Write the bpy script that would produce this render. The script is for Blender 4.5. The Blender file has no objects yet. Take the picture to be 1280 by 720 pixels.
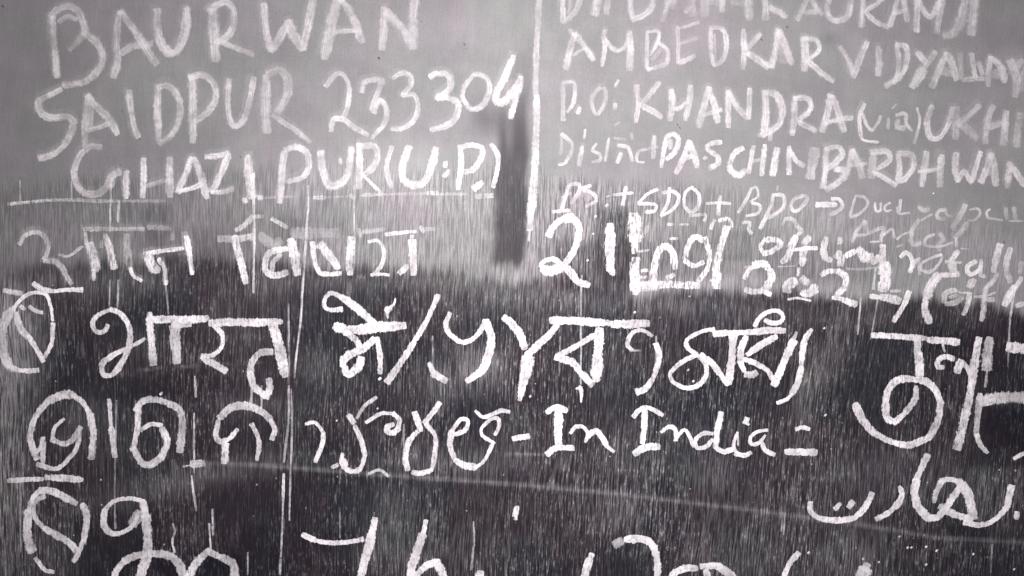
import bpy, math, random
import numpy as np
from mathutils import Matrix, Vector, Euler

random.seed(7)
rng = np.random.default_rng(11)
sc = bpy.context.scene
R = math.radians

# ---------------------------------------------------------------- camera, light, exposure
F_PX = 995.0                       # focal length in pixels of the 1280-wide photograph
cam_data = bpy.data.cameras.new('camera')
cam_data.sensor_width = 36.0
cam_data.lens = 36.0 * F_PX / 1280.0
cam_data.clip_start = 0.05
cam_data.clip_end = 50
cam = bpy.data.objects.new('camera', cam_data)
sc.collection.objects.link(cam)
DIST = 1.0
PITCH, ROLL, YAW = R(-5.5), R(2.6), R(-1.2)
ROT = (Matrix.Rotation(YAW, 3, 'Z') @ Matrix.Rotation(R(90) + PITCH, 3, 'X') @ Matrix.Rotation(ROLL, 3, 'Z'))
CAM = Vector((-0.02, -DIST, 1.5 + DIST * math.tan(-PITCH)))
cam.matrix_world = Matrix.Translation(CAM) @ ROT.to_4x4()
sc.camera = cam

world = bpy.data.worlds.new("World")
sc.world = world
world.use_nodes = True
bg = world.node_tree.nodes['Background']
bg.inputs['Color'].default_value = (1.0, 0.965, 1.0, 1)
bg.inputs['Strength'].default_value = 0.43

def area(name, loc, target, size, power, color):
    d = bpy.data.lights.new(name, 'AREA')
    d.shape = 'DISK'
    d.size = size
    d.energy = power
    d.color = color
    o = bpy.data.objects.new(name, d)
    sc.collection.objects.link(o)
    o.location = loc
    o.rotation_euler = (Vector(target) - Vector(loc)).to_track_quat('-Z', 'Y').to_euler()
    return o

area('room_lamp', (0.02, -0.78, 1.62), (0.02, 0, 1.60), 0.20, 9.9, (1.0, 0.962, 0.970))

sc.view_settings.view_transform = 'Standard'
sc.view_settings.look = 'None'
sc.view_settings.exposure = 0.0
sc.view_settings.gamma = 1.0
sc.render.engine = 'CYCLES'
sc.cycles.transparent_max_bounces = 24
sc.cycles.max_bounces = 4

# ---------------------------------------------------------------- picture <-> board plane (y = 0)
RM = np.array(ROT)
C0 = np.array(CAM)

def to_board(px, py):
    """point of the board plane (world x, z) behind a pixel of the photograph"""
    d = np.stack([(px - 640.0) / F_PX, -(py - 360.0) / F_PX, -np.ones_like(px)], -1) @ RM.T
    t = -C0[1] / d[..., 1]
    return C0[0] + d[..., 0] * t, C0[2] + d[..., 2] * t

def to_pixel(x, z):
    v = np.stack([x - C0[0], np.zeros_like(x) - C0[1], z - C0[2]], -1) @ RM
    return 640 + F_PX * v[..., 0] / -v[..., 2], 360 - F_PX * v[..., 1] / -v[..., 2]

def smooth(a, b, v):
    t = np.clip((v - a) / (b - a), 0, 1)
    return t * t * (3 - 2 * t)

def seam_y(px):
    return np.interp(px, [-400, 0, 230, 320, 480, 640, 770, 960, 1050, 1170, 1280, 1700],
                     [585, 583, 578, 581, 594, 605, 617, 640, 652, 672, 678, 700])

def relief(x, z):
    """height of the board surface: a hand-plastered wall, a few tenths of a millimetre uneven, with one filled joint"""
    h = 0.00022 * np.sin(x * 9.1 + 1.3 * np.sin(z * 5.0)) + 0.00018 * np.sin(z * 14.0 + 2.0 * np.sin(x * 4.2))
    h += 0.00010 * np.sin(x * 31.0 + z * 17.0)
    px, py = to_pixel(x, z)
    h += 0.0006 * np.exp(-((py - seam_y(px)) / 4.0) ** 2)
    return h

# ---------------------------------------------------------------- node helpers
class NT:
    def __init__(s, tree):
        s.t = tree
    def n(s, kind, **kw):
        nd = s.t.nodes.new(kind)
        for k, v in kw.items():
            if k == 'ins':
                for i, val in v.items():
                    if hasattr(val, 'default_value') or isinstance(val, bpy.types.NodeSocket):
                        s.t.links.new(val, nd.inputs[i])
                    else:
                        nd.inputs[i].default_value = val
            else:
                setattr(nd, k, v)
        return nd
    def m(s, op, a, b=0.0, c=None, clamp=False):
        nd = s.n('ShaderNodeMath', operation=op, use_clamp=clamp)
        for i, v in enumerate([a, b] + ([c] if c is not None else [])):
            if isinstance(v, bpy.types.NodeSocket):
                s.t.links.new(v, nd.inputs[i])
            else:
                nd.inputs[i].default_value = v
        return nd.outputs[0]
    def mr(s, v, a, b, c=0.0, d=1.0, smooth=True):
        nd = s.n('ShaderNodeMapRange', interpolation_type='SMOOTHSTEP' if smooth else 'LINEAR')
        for i, q in enumerate((v, a, b, c, d)):
            if isinstance(q, bpy.types.NodeSocket):
                s.t.links.new(q, nd.inputs[i])
            else:
                nd.inputs[i].default_value = q
        return nd.outputs[0]
    def noise(s, vec, scale3, scale=1.0, detail=2.0, rough=0.5, dist=0.0, off=(0, 0, 0)):
        mp = s.n('ShaderNodeMapping', ins={'Vector': vec, 'Scale': scale3, 'Location': off})
        nz = s.n('ShaderNodeTexNoise', ins={'Vector': mp.outputs[0], 'Scale': scale, 'Detail': detail,
                                            'Roughness': rough, 'Distortion': dist})
        return nz.outputs[0]
    def attr(s, name):
        return s.n('ShaderNodeAttribute', attribute_name=name).outputs['Fac']
    def mix(s, f, a, b):
        nd = s.n('ShaderNodeMix', data_type='RGBA')
        for i, q in ((0, f), (6, a), (7, b)):
            if isinstance(q, bpy.types.NodeSocket):
                s.t.links.new(q, nd.inputs[i])
            else:
                nd.inputs[i].default_value = q
        return nd.outputs[2]

def streak_field(nt, pos):
    """vertical brush grain of the painted board; the same ridges hold dust and take the chalk"""
    wob = nt.n('ShaderNodeTexNoise', ins={'Vector': pos, 'Scale': 5.0, 'Detail': 1.0})
    off = nt.n('ShaderNodeVectorMath', operation='MULTIPLY_ADD',
               ins={0: wob.outputs[1], 1: (0.016, 0, 0), 2: pos}).outputs[0]
    fine = nt.noise(off, (540, 1, 34), detail=2.5, rough=0.62)
    thin = nt.noise(off, (840, 1, 14), detail=1.5, rough=0.6, off=(3, 0, 9))
    coarse = nt.noise(off, (70, 1, 9), detail=3.0, rough=0.6, off=(7, 0, 2))
    dash = nt.noise(off, (360, 1, 110), detail=2.0, rough=0.6, off=(1, 0, 4))
    return fine, thin, coarse, dash

# ---------------------------------------------------------------- materials
def board_material():
    m = bpy.data.materials.new('dusty_blackboard')
    m.use_nodes = True
    nt = NT(m.node_tree)
    b = m.node_tree.nodes['Principled BSDF']
    pos = nt.n('ShaderNodeNewGeometry').outputs['Position']
    fine, thin, coarse, dash = streak_field(nt, pos)
    D, S = nt.attr('dust'), nt.attr('streak')  # dust amount also carries the painted upper-centre glare
    cloud = nt.noise(pos, (1, 1, 1), scale=7, detail=4, rough=0.6)
    blot = nt.noise(pos, (1, 1, 0.8), scale=26, detail=3, rough=0.6)
    # wiped dust, cloudy
    wipe = nt.noise(pos, (3.5, 1, 15), detail=4, rough=0.6, dist=0.6, off=(9, 0, 1))       # sideways strokes of the duster
    rub = nt.noise(pos, (60, 1, 18), detail=3, rough=0.65, off=(2, 0, 6))
    base = nt.m('MULTIPLY', D, nt.m('ADD', 0.34, nt.m('ADD', nt.m('ADD', nt.m('MULTIPLY', cloud, 0.36), nt.m('MULTIPLY', blot, 0.40)),
                                                      nt.m('ADD', nt.m('MULTIPLY', wipe, 0.36), nt.m('MULTIPLY', rub, 0.20)))))
    # chalk held on the ridges
    thr = nt.m('SUBTRACT', nt.mr(coarse, 0.3, 0.7, 0.615, 0.455, False), nt.m('MULTIPLY', nt.m('SUBTRACT', cloud, 0.5), 0.15))
    s1 = nt.mr(fine, thr, nt.m('ADD', thr, 0.12))
    s2 = nt.m('MULTIPLY', nt.mr(thin, 0.53, 0.62), nt.mr(dash, 0.40, 0.58))
    s3 = nt.m('MULTIPLY', nt.mr(dash, 0.56, 0.62), nt.mr(fine, 0.47, 0.55))
    st = nt.m('ADD', nt.m('ADD', nt.m('MULTIPLY', s1, 0.135), nt.m('MULTIPLY', s2, 0.12)), nt.m('MULTIPLY', s3, 0.23))
    worn = nt.mr(nt.noise(pos, (1, 1, 0.55), scale=11, detail=4, rough=0.62, off=(4, 1, 8)), 0.36, 0.64, 0.30, 1.30)
    lum = nt.m('MULTIPLY', nt.m('MULTIPLY', st, S), worn)
    # dark gaps between the ridges, also in the dusty band
    gap = nt.m('MULTIPLY', nt.mr(nt.m('ADD', nt.m('MULTIPLY', fine, 0.6), nt.m('MULTIPLY', thin, 0.4)), 0.57, 0.41, -0.75, 0.90), nt.m('MINIMUM', S, 1.0))
    amt = nt.m('ADD', nt.m('MULTIPLY', base, nt.m('SUBTRACT', 1.0, gap)), lum, clamp=True)
    # bright specks where the stick broke
    spk = nt.n('ShaderNodeTexVoronoi', feature='F1', ins={'Vector': pos, 'Scale': 70.0})
    sp = nt.m('MULTIPLY', nt.mr(spk.outputs['Distance'], 0.09, 0.04), nt.m('MULTIPLY', S, nt.mr(blot, 0.56, 0.62, 0, 0.7)))
    amt = nt.m('ADD', amt, sp, clamp=True)
    # tiny dust grain
    gr = nt.noise(pos, (1, 1, 1), scale=420, detail=2, rough=0.7)
    amt = nt.m('MULTIPLY', amt, nt.m('ADD', 0.80, nt.m('MULTIPLY', gr, 0.4)), clamp=True)
    tint = nt.mr(nt.noise(pos, (1, 1, 1), scale=9, detail=2, off=(5, 5, 5)), 0.40, 0.62)
    dustc = nt.mix(tint, (0.600, 0.602, 0.590, 1), (0.618, 0.586, 0.606, 1))
    dark = nt.mix(nt.mr(cloud, 0.4, 0.6), (0.009, 0.009, 0.015, 1), (0.017, 0.010, 0.016, 1))
    col = nt.mix(amt, dark, dustc)
    m.node_tree.links.new(col, b.inputs['Base Color'])
    b.inputs['Roughness'].default_value = 0.75
    b.inputs['Specular IOR Level'].default_value = 0.06
    bump = nt.n('ShaderNodeBump', ins={'Strength': 0.5, 'Distance': 0.0006, 'Height': nt.m('ADD', fine, nt.m('MULTIPLY', gr, 0.3))})
    m.node_tree.links.new(bump.outputs[0], b.inputs['Normal'])
    return m

def chalk_material(name, color, rubbed=False):
    m = bpy.data.materials.new(name)
    m.use_nodes = True
    t = m.node_tree
    nt = NT(t)
    t.nodes.remove(t.nodes['Principled BSDF'])
    out = [n for n in t.nodes if n.type == 'OUTPUT_MATERIAL'][0]
    pos = nt.n('ShaderNodeNewGeometry').outputs['Position']
    fine, thin, coarse, dash = streak_field(nt, pos)
    e, op, gr, soft = nt.attr('e'), nt.attr('op'), nt.attr('gr'), nt.attr('soft')
    sv = nt.n('ShaderNodeAttribute', attribute_name='along').outputs['Vector']
    edgen = nt.noise(pos, (1, 1, 0.7), scale=300, detail=3, rough=0.7)
    edgen2 = nt.noise(pos, (1, 1, 0.5), scale=90, detail=2)
    e2 = nt.m('ADD', e, nt.m('ADD', nt.m('MULTIPLY', nt.m('SUBTRACT', edgen, 0.5), 1.15),
                             nt.m('MULTIPLY', nt.m('SUBTRACT', edgen2, 0.5), 0.55)))
    e2 = nt.m('SUBTRACT', e2, nt.m('MULTIPLY', nt.m('SUBTRACT', fine, 0.5), nt.m('MULTIPLY', gr, 1.4)))
    a_edge = nt.mr(e2, nt.m('ADD', 1.0, nt.m('MULTIPLY', soft, 0.35)), nt.m('SUBTRACT', 0.96, soft))
    # drag lines along the stroke
    drag = nt.noise(sv, (22, 520, 1), detail=2, rough=0.6)
    drag = nt.mr(drag, 0.40, 0.56, nt.m('SUBTRACT', 1.0, nt.m('MULTIPLY', soft, 0.95)), 1.0)
    # board ridges: chalk skips the valleys
    hol = nt.mr(nt.m('ADD', nt.m('MULTIPLY', fine, 0.45), nt.m('MULTIPLY', dash, 0.55)), 0.41, 0.49, -0.6, 1.0)
    skips = nt.m('SUBTRACT', 1.0, nt.m('MULTIPLY', gr, nt.m('SUBTRACT', 1.0, hol)))
    mott = nt.mr(nt.noise(pos, (1, 1, 0.8), scale=230, detail=3, rough=0.7), 0.36, 0.50, 0.66, 1.0)
    big = nt.mr(nt.noise(pos, (1, 1, 1), scale=34, detail=3, rough=0.6, off=(2, 2, 2)), 0.36, 0.58, nt.m('SUBTRACT', 0.80, nt.m('MULTIPLY', soft, 0.85)), 1.0)
    a = nt.m('MULTIPLY', nt.m('MULTIPLY', a_edge, op), nt.m('MULTIPLY', drag, skips))
    a = nt.m('MULTIPLY', a, nt.m('MULTIPLY', mott, big), clamp=True)
    dif = nt.n('ShaderNodeBsdfDiffuse', ins={'Color': color, 'Roughness': 0.9})
    bump = nt.n('ShaderNodeBump', ins={'Strength': 0.4, 'Distance': 0.0008, 'Height': edgen})
    t.links.new(bump.outputs[0], dif.inputs['Normal'])
    tr = nt.n('ShaderNodeBsdfTransparent')
    mx = nt.n('ShaderNodeMixShader')
    t.links.new(a, mx.inputs[0])
    t.links.new(tr.outputs[0], mx.inputs[1])
    t.links.new(dif.outputs[0], mx.inputs[2])
    t.links.new(mx.outputs[0], out.inputs['Surface'])
    return m

M_BOARD = board_material()
M_CHALK = chalk_material('chalk', (0.830, 0.800, 0.818, 1))
M_MARK = chalk_material('dark_scuff', (0.03, 0.025, 0.025, 1))

# ---------------------------------------------------------------- the chalkboard
board = bpy.data.objects.new('chalkboard', None)
sc.collection.objects.link(board)
board.location = (0, 0, 1.5)
board['label'] = 'old black chalkboard covered in white chalk handwriting, dusty grey above and streaked dark below'
board['category'] = 'chalkboard'

def child(o, parent):
    o.parent = parent
    o.matrix_parent_inverse = Matrix.Identity(4)
    # every part is modelled in world coordinates; take the parents' offset back out
    p, off = parent, Vector((0, 0, 0))
    while p is not None:
        off += p.location
        p = p.parent
    o.location = o.location - off
    return o

def patch(px, py, cx, cy, rx, ry, ang=0.0, p=2.0):
    c, s = math.cos(R(ang)), math.sin(R(ang))
    u = ((px - cx) * c + (py - cy) * s) / rx
    v = (-(px - cx) * s + (py - cy) * c) / ry
    return np.exp(-(np.abs(u) ** p + np.abs(v) ** p))

def box(px, py, x0, y0, x1, y1, f=8.0):
    return (smooth(x0 - f, x0 + f, px) * (1 - smooth(x1 - f, x1 + f, px)) *
            smooth(y0 - f, y0 + f, py) * (1 - smooth(y1 - f, y1 + f, py)))

def ragged(px, k, amp, seed):
    r = np.random.default_rng(seed)
    xs = np.arange(-1200, 2600, k)
    return np.interp(px, xs, r.uniform(-amp, amp, len(xs)))

def dust_glare_map(px, py):
    """how much wiped chalk dust lies on the paint (stains with their own outline), plus painted glare at the upper centre, and how much of the brush grain shows"""
    # edge of the heavily dusted upper field
    y1 = np.interp(px, [-400, 0, 120, 300, 640, 700, 900, 1280, 1700], [238, 232, 222, 212, 205, 226, 236, 292, 300]) + ragged(px, 22, 8, 1) + ragged(px, 3.5, 6, 5)
    y2 = np.interp(px, [-400, 0, 60, 230, 330, 480, 640, 690, 800, 960, 1060, 1150, 1280, 1700],
                   [356, 352, 338, 320, 332, 334, 352, 346, 368, 362, 376, 374, 388, 392]) + ragged(px, 37, 5, 12) + ragged(px, 9, 4, 2) + ragged(px, 3.3, 5, 3)
    up = 1 - smooth(y1 - 12, y1 + 14, py)
    mid = (1 - up) * (1 - smooth(y2 - 12, y2 + 9, py))
    low = 1 - up - mid
    d = np.interp(px + 0.25 * (py - 150), [-100, 0, 300, 560, 800, 1280], [0.29, 0.30, 0.355, 0.42, 0.41, 0.375]) * up + mid * np.interp(px, [0, 300, 480, 640, 700, 1280], [0.25, 0.27, 0.36, 0.35, 0.33, 0.39]) + low * np.interp(px, [0, 200, 700, 1280], [.020, .016, .026, .024]) * np.interp(py, [345, 370, 430], [2.4, 1.8, 1.0])  # upper-centre values raised to put glare into the dust colour
    s = 0.03 * up + mid * np.interp(px, [0, 640, 700, 930, 1280], [0.24, 0.32, 0.58, 0.24, 0.18]) + low * np.interp(px, [0, 30, 100, 350, 560, 900, 1280], [.95, .8, .62, .68, .86, .88, .76]) * np.interp(py, [350, 420, 560, 720], [.75, .85, .95, 1.0])
    def mul(w, kd, ks=1.0):
        nonlocal d, s
        d = d * (1 - w) + d * kd * w
        s = s * (1 - w) + s * ks * w
    def add(w, v, ds=0.0):
        nonlocal d, s
        d = d + w * v
        s = s + w * ds
    # dark wiped column left of the dividing line
    bx = px + (py - 200) * 0.045 + ragged(py, 17, 2.5, 8)
    edge = smooth(614, 628, bx) * (1 - smooth(657, 664, bx))
    mul(edge * smooth(105, 205, py + ragged(px, 5, 16, 9)) * (1 - smooth(324, 338, py + ragged(px, 3.5, 6, 10))), 0.25, 0.6)
    mul(smooth(628, 640, bx) * (1 - smooth(652, 664, bx)) * smooth(30, 120, py) * (1 - smooth(150, 200, py)), 0.70, 1.5)
    mul(patch(px, py, 608, 148, 20, 24), 0.62)
    # wiped field round the big figures 21
    mul(box(px, py, 690, 300, 790, 372, 9), 0.42, 1.25)
    mul(box(px, py, 745, 262, 792, 360, 12), 0.38, 1.3)
    mul(box(px, py, 790, 300, 905, 350, 8), 0.75, 1.25)
    mul(box(px, py, 906, 288, 940, 326, 4), 0.74, 1.4)
    mul(box(px, py, 950, 305, 1100, 352, 8), 0.80, 1.3)
    # rubbed-out boxes in the middle band
    mul(box(px, py, 182, 255, 212, 300, 5), 0.72, 1.1)
    mul(box(px, py, 186, 300, 216, 318, 4), 0.80)
    mul(box(px, py, 340, 272, 378, 312, 6), 0.76)
    mul(patch(px, py, 60, 345, 60, 18), 0.5)
    mul(patch(px, py, 270, 315, 45, 30), 0.66)
    mul(box(px, py, 222, 330, 650, 346, 6), 0.9)
    add(patch(px, py, 475, 225, 160, 40), 0.10)
    add(patch(px, py, 640, 90, 200, 90), 0.02)  # more of the painted glare, upper centre
    add(patch(px, py, 1110, 275, 180, 40), 0.03)
    add(patch(px, py, 50, 200, 70, 60), -0.03)
    mul(patch(px, py, 95, 80, 60, 40), 0.92)
    mul(box(px, py, 1225, -60, 1400, 62, 12), 0.84)
    mul(patch(px, py, 1036, 48, 10, 6), 0.8)
    mul(patch(px, py, 380, 70, 60, 30), 0.93)
    mul(patch(px, py, 1150, 36, 60, 26), 0.93)
    # strip of powder directly under the dusty field at the right
    mul(box(px, py, 645, 344, 1000, 378, 10), 1.15, 1.0)
    add(box(px, py, 560, 335, 700, 370, 16), 0.03)
    # lower field: smears
    for cx, cy, rx, ry, ang, v in ((595, 458, 34, 26, -20, .14), (548, 480, 26, 20, 60, .08), (1012, 485, 16, 44, 14, .10),
                                   (1045, 440, 20, 40, 20, .05), (395, 460, 30, 26, 0, .06), (20, 430, 34, 60, 0, .22),
                                   (6, 560, 26, 160, 0, .16), (800, 575, 60, 26, 0, .05), (893, 592, 30, 26, 0, .06),
                                   (1060, 695, 50, 34, 10, .10), (780, 640, 34, 26, 0, .08), (1110, 600, 120, 40, 0, .05),
                                   (560, 575, 70, 16, 5, .08), (180, 430, 30, 20, 0, .04), (100, 520, 40, 30, 0, .05),
                                   (60, 690, 40, 60, 0, .05), (235, 600, 90, 16, -12, .10), (330, 500, 60, 24, 0, .04),
                                   (930, 700, 60, 50, 0, .06), (640, 545, 46, 30, 0, .05), (1230, 620, 50, 40, 0, .05),
                                   (540, 690, 100, 30, 0, .03), (150, 560, 60, 90, 0, .02), (485, 660, 50, 60, 0, .05)):
        add(patch(px, py, cx, cy, rx, ry, ang) * low, v)
    for cx, cy, rx, ry, ang, v in ((90, 352, 60, 16, 4, .14), (175, 345, 40, 20, 0, .10), (335, 352, 26, 22, 0, .10), (430, 352, 60, 12, 0, .09),
                                   (12, 375, 26, 30, 0, .16), (545, 352, 60, 12, 0, .12), (610, 375, 40, 22, 0, .09), (700, 372, 60, 14, 0, .13),
                                   (850, 385, 90, 12, 4, .10), (960, 392, 60, 12, 4, .06), (1090, 392, 26, 18, 0, .08), (1200, 402, 60, 10, 4, .06),
                                   (745, 440, 40, 60, 0, .03), (300, 420, 40, 40, 0, .04), (840, 540, 90, 16, 0, .05), (1180, 470, 60, 14, 20, .04)):
        add(patch(px, py, cx + ragged(py, 7, 4, 21), cy + ragged(px, 4, 5, 22), rx, ry, ang) * low, v * .62)
    # cleaner, blacker areas
    for x0, y0, x1, y1b, k, ks in ((1228, 508, 1330, 562, .2, .38), (1200, 560, 1330, 585, .5, .6), (196, 700, 230, 760, .1, .25),
                                   (1180, 655, 1235, 676, .4, .6), (355, 600, 470, 690, .6, .72), (250, 600, 355, 720, .7, .8),
                                   (300, 660, 440, 760, .45, .7), (150, 345, 300, 372, 1.1, 1.0), (60, 470, 420, 500, .6, .75),
                                   (228, 595, 300, 640, .9, .8), (700, 700, 790, 760, .5, .6), (395, 545, 428, 580, .4, .6),
                                   (100, 640, 200, 760, .6, .75), (250, 690, 300, 760, .3, .5), (1150, 395, 1330, 500, .5, .75),
                                   (930, 375, 1280, 400, .9, .8), (560, 500, 740, 560, .7, .85)):
        mul(box(px, py, x0, y0, x1, y1b, 7) * low, k, ks)
    # the joint filled with dust
    q = np.exp(-((py - seam_y(px)) / 2.6) ** 2) * smooth(225, 330, px)
    add(q, 0.15 * np.interp(px, [200, 480, 900, 1280], [1.0, 1.0, .8, .7]), -0.15)
    add(box(px, py - seam_y(px) + 600, 330, 580, 600, 600, 6), 0.02)
    y3 = np.interp(px, [100, 150, 200, 300, 420], [470, 466, 460, 454, 450])
    add(np.exp(-((py - y3) / 1.8) ** 2) * smooth(130, 170, px) * (1 - smooth(300, 360, px)) * (0.5 + 0.5 * np.sin(px / 7.0)), 0.10)
    y4 = np.interp(px, [440, 700], [540, 552])
    add(np.exp(-((py - 568) / 1.6) ** 2) * smooth(618, 640, px) * (1 - smooth(670, 690, px)), 0.14)
    return np.clip(d, 0.0, 1), np.clip(s, 0, 1.3)

def make_surface():
    xs = np.arange(-1.02, 1.0201, 0.003)
    zs = np.arange(0.86, 2.1401, 0.003)
    X, Z = np.meshgrid(xs, zs)
    nx, nz = len(xs), len(zs)
    Y = -relief(X, Z)
    co = np.stack([X, Y, Z], -1).reshape(-1, 3)
    i = np.arange(nx * nz).reshape(nz, nx)
    f = np.stack([i[:-1, :-1], i[:-1, 1:], i[1:, 1:], i[1:, :-1]], -1).reshape(-1, 4)
    # back and rim of the slab, 25 mm thick
    b0 = len(co)
    back = np.array([[xs[0], .025, zs[0]], [xs[-1], .025, zs[0]], [xs[-1], .025, zs[-1]], [xs[0], .025, zs[-1]]])
    co = np.vstack([co, back])
    faces = f.tolist()
    faces.append([b0 + 3, b0 + 2, b0 + 1, b0])
    faces.append(list(i[0, ::-1]) + [b0, b0 + 1])
    faces.append(list(i[-1, :]) + [b0 + 2, b0 + 3])
    faces.append(list(i[:, 0]) + [b0 + 3, b0])
    faces.append(list(i[::-1, -1]) + [b0 + 1, b0 + 2])
    me = bpy.data.meshes.new('writing_surface')
    me.from_pydata(co.tolist(), [], faces)
    px, py = to_pixel(co[:, 0], co[:, 2])
    d, s = dust_glare_map(px, py)
    for nm, v in (('dust', d), ('streak', s)):
        at = me.attributes.new(nm, 'FLOAT', 'POINT')
        at.data.foreach_set('value', v.astype(np.float32))
    sm = np.zeros(len(me.polygons), bool)
    sm[:len(f)] = True
    me.polygons.foreach_set('use_smooth', sm)
    me.materials.append(M_BOARD)
    o = bpy.data.objects.new('writing_surface', me)
    sc.collection.objects.link(o)
    return child(o, board)

make_surface()

# ---------------------------------------------------------------- chalk strokes
def catmull(P, step):
    P = np.asarray(P, float)
    if len(P) == 1:
        P = np.vstack([P, P + [[0.6, 0.6]]])
    if len(P) == 2:
        n = max(2, int(np.hypot(*(P[1] - P[0])) / step) + 1)
        t = np.linspace(0, 1, n)[:, None]
        return P[0] * (1 - t) + P[1] * t
    Q = np.vstack([2 * P[0] - P[1], P, 2 * P[-1] - P[-2]])
    out = []
    for k in range(len(P) - 1):
        p0, p1, p2, p3 = Q[k:k + 4]
        n = max(2, int(np.hypot(*(p2 - p1)) / step))
        t = (np.arange(n) / n)[:, None]
        out.append(0.5 * ((2 * p1) + (-p0 + p2) * t + (2 * p0 - 5 * p1 + 4 * p2 - p3) * t ** 2 + (-p0 + 3 * p1 - 3 * p2 + p3) * t ** 3))
    out.append(P[-1:])
    return np.vstack(out)

LIFT = [0]
def ribbon(acc, pts, w, op, gr, soft, taper):
    """one drag of the chalk: pts and w in photograph pixels, laid on the board's relief"""
    P = catmull(pts, 2.2)
    hw0 = w / 2.0 * (1.10 if soft < 0.28 else 1.12)
    T = np.gradient(P, axis=0)
    T /= np.maximum(np.hypot(T[:, 0], T[:, 1]), 1e-6)[:, None]
    n = len(P)
    s = np.concatenate([[0], np.cumsum(np.hypot(*np.diff(P, axis=0).T))])
    # hand pressure: width wanders a little
    ph = rng.uniform(0, 6.28, 3)
    wob = 1 + 0.07 * np.sin(s / 9 + ph[0]) + 0.06 * np.sin(s / 21 + ph[1])
    L = max(s[-1], 1e-3)
    q = s / L
    a0, a1 = rng.uniform(0.72, 1.08, 2)                  # the stick lands and lifts unevenly
    wob = wob * np.interp(q, [0, 0.12, 0.88, 1], [a0, 1, 1, a1])
    hw = hw0 * wob
    if taper:
        hw = hw * np.interp(s / L, [0, 1], [1.15, 0.45])
    opv = np.full(n, op) * (1 + 0.08 * np.sin(s / 13 + ph[2]) + 0.06 * np.sin(s / 5.1 + ph[0])) * np.interp(q, [0, .1, .8, 1], [rng.uniform(.85, 1.1), 1, 1, rng.uniform(.62, 1.05)])
    cap = [0.35, 0.7, 1.0, 1.3]
    rows = [(P[0] - T[0] * hw[0] * c * .5, T[0], hw[0], c, opv[0], -c * hw[0]) for c in reversed(cap)]
    rows += [(P[k], T[k], hw[k], 0.0, opv[k], s[k]) for k in range(n)]
    rows += [(P[-1] + T[-1] * hw[-1] * c * .5, T[-1], hw[-1], c, opv[-1], s[-1] + c * hw[-1]) for c in cap]
    V = np.array([-1.35, -0.9, -0.45, 0, 0.45, 0.9, 1.35])
    nv = len(V)
    c = np.array([r[0] for r in rows]); t = np.array([r[1] for r in rows])
    h = np.array([r[2] for r in rows]); ce = np.array([r[3] for r in rows])
    o = np.array([r[4] for r in rows]); sv = np.array([r[5] for r in rows])
    N = np.stack([-t[:, 1], t[:, 0]], -1)
    px = c[:, None, 0] + N[:, None, 0] * h[:, None] * V
    py = c[:, None, 1] + N[:, None, 1] * h[:, None] * V
    x, z = to_board(px, py)
    LIFT[0] = (LIFT[0] + 1) % 24
    y = -relief(x, z) - 0.0005 - LIFT[0] * 0.00003 - np.arange(len(rows))[:, None] * 6e-7
    e = (np.abs(V[None]) ** 3.2 + ce[:, None] ** 3.2) ** (1 / 3.2)
    off = rng.uniform(0, 50, 2)
    base = acc['n']
    acc['co'].append(np.stack([x, y, z], -1).reshape(-1, 3))
    acc['e'].append(e.ravel())
    acc['op'].append(np.repeat(o, nv))
    acc['gr'].append(np.full(len(rows) * nv, gr)); acc['soft'].append(np.full(len(rows) * nv, soft))
    al = np.stack([np.repeat(sv, nv) * 0.001 + off[0], (h[:, None] * V).ravel() * 0.001 + off[1], np.zeros(len(rows) * nv)], -1)
    acc['along'].append(al)
    i = np.arange(len(rows) * nv).reshape(len(rows), nv) + base
    acc['f'].append(np.stack([i[:-1, :-1], i[:-1, 1:], i[1:, 1:], i[1:, :-1]], -1).reshape(-1, 4))
    acc['n'] += len(rows) * nv

def make_mark(name, strokes, parent, mat=None, label=None, kind=None):
    acc = dict(co=[], e=[], op=[], gr=[], soft=[], along=[], f=[], n=0)
    for pts, w, op, gr, soft, taper in strokes:          # the smudge an earlier drag left beside a faded letter
        if soft >= 0.28 and w > 4.5:
            dx, dy = rng.uniform(-3.5, 0.5), rng.uniform(-5.0, -1.5)
            ribbon(acc, [(x + dx, y + dy) for x, y in pts], w * 1.35, op * 0.20, gr, 0.5, taper)
    for st in strokes:
        ribbon(acc, *st)
    me = bpy.data.meshes.new(name)
    co = np.vstack(acc['co'])
    ctr = co.mean(0)
    me.from_pydata((co - ctr).tolist(), [], np.vstack(acc['f']).tolist())
    for k in ('e', 'op', 'gr', 'soft'):
        a = me.attributes.new(k, 'FLOAT', 'POINT')
        a.data.foreach_set('value', np.concatenate(acc[k]).astype(np.float32))
    a = me.attributes.new('along', 'FLOAT_VECTOR', 'POINT')
    a.data.foreach_set('vector', np.vstack(acc['along']).astype(np.float32).ravel())
    me.materials.append(mat or M_CHALK)
    o = bpy.data.objects.new(name, me)
    o.location = Vector(ctr)
    sc.collection.objects.link(o)
    if label: o['label'] = label
    if kind: o['kind'] = kind
    return child(o, parent)

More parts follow.
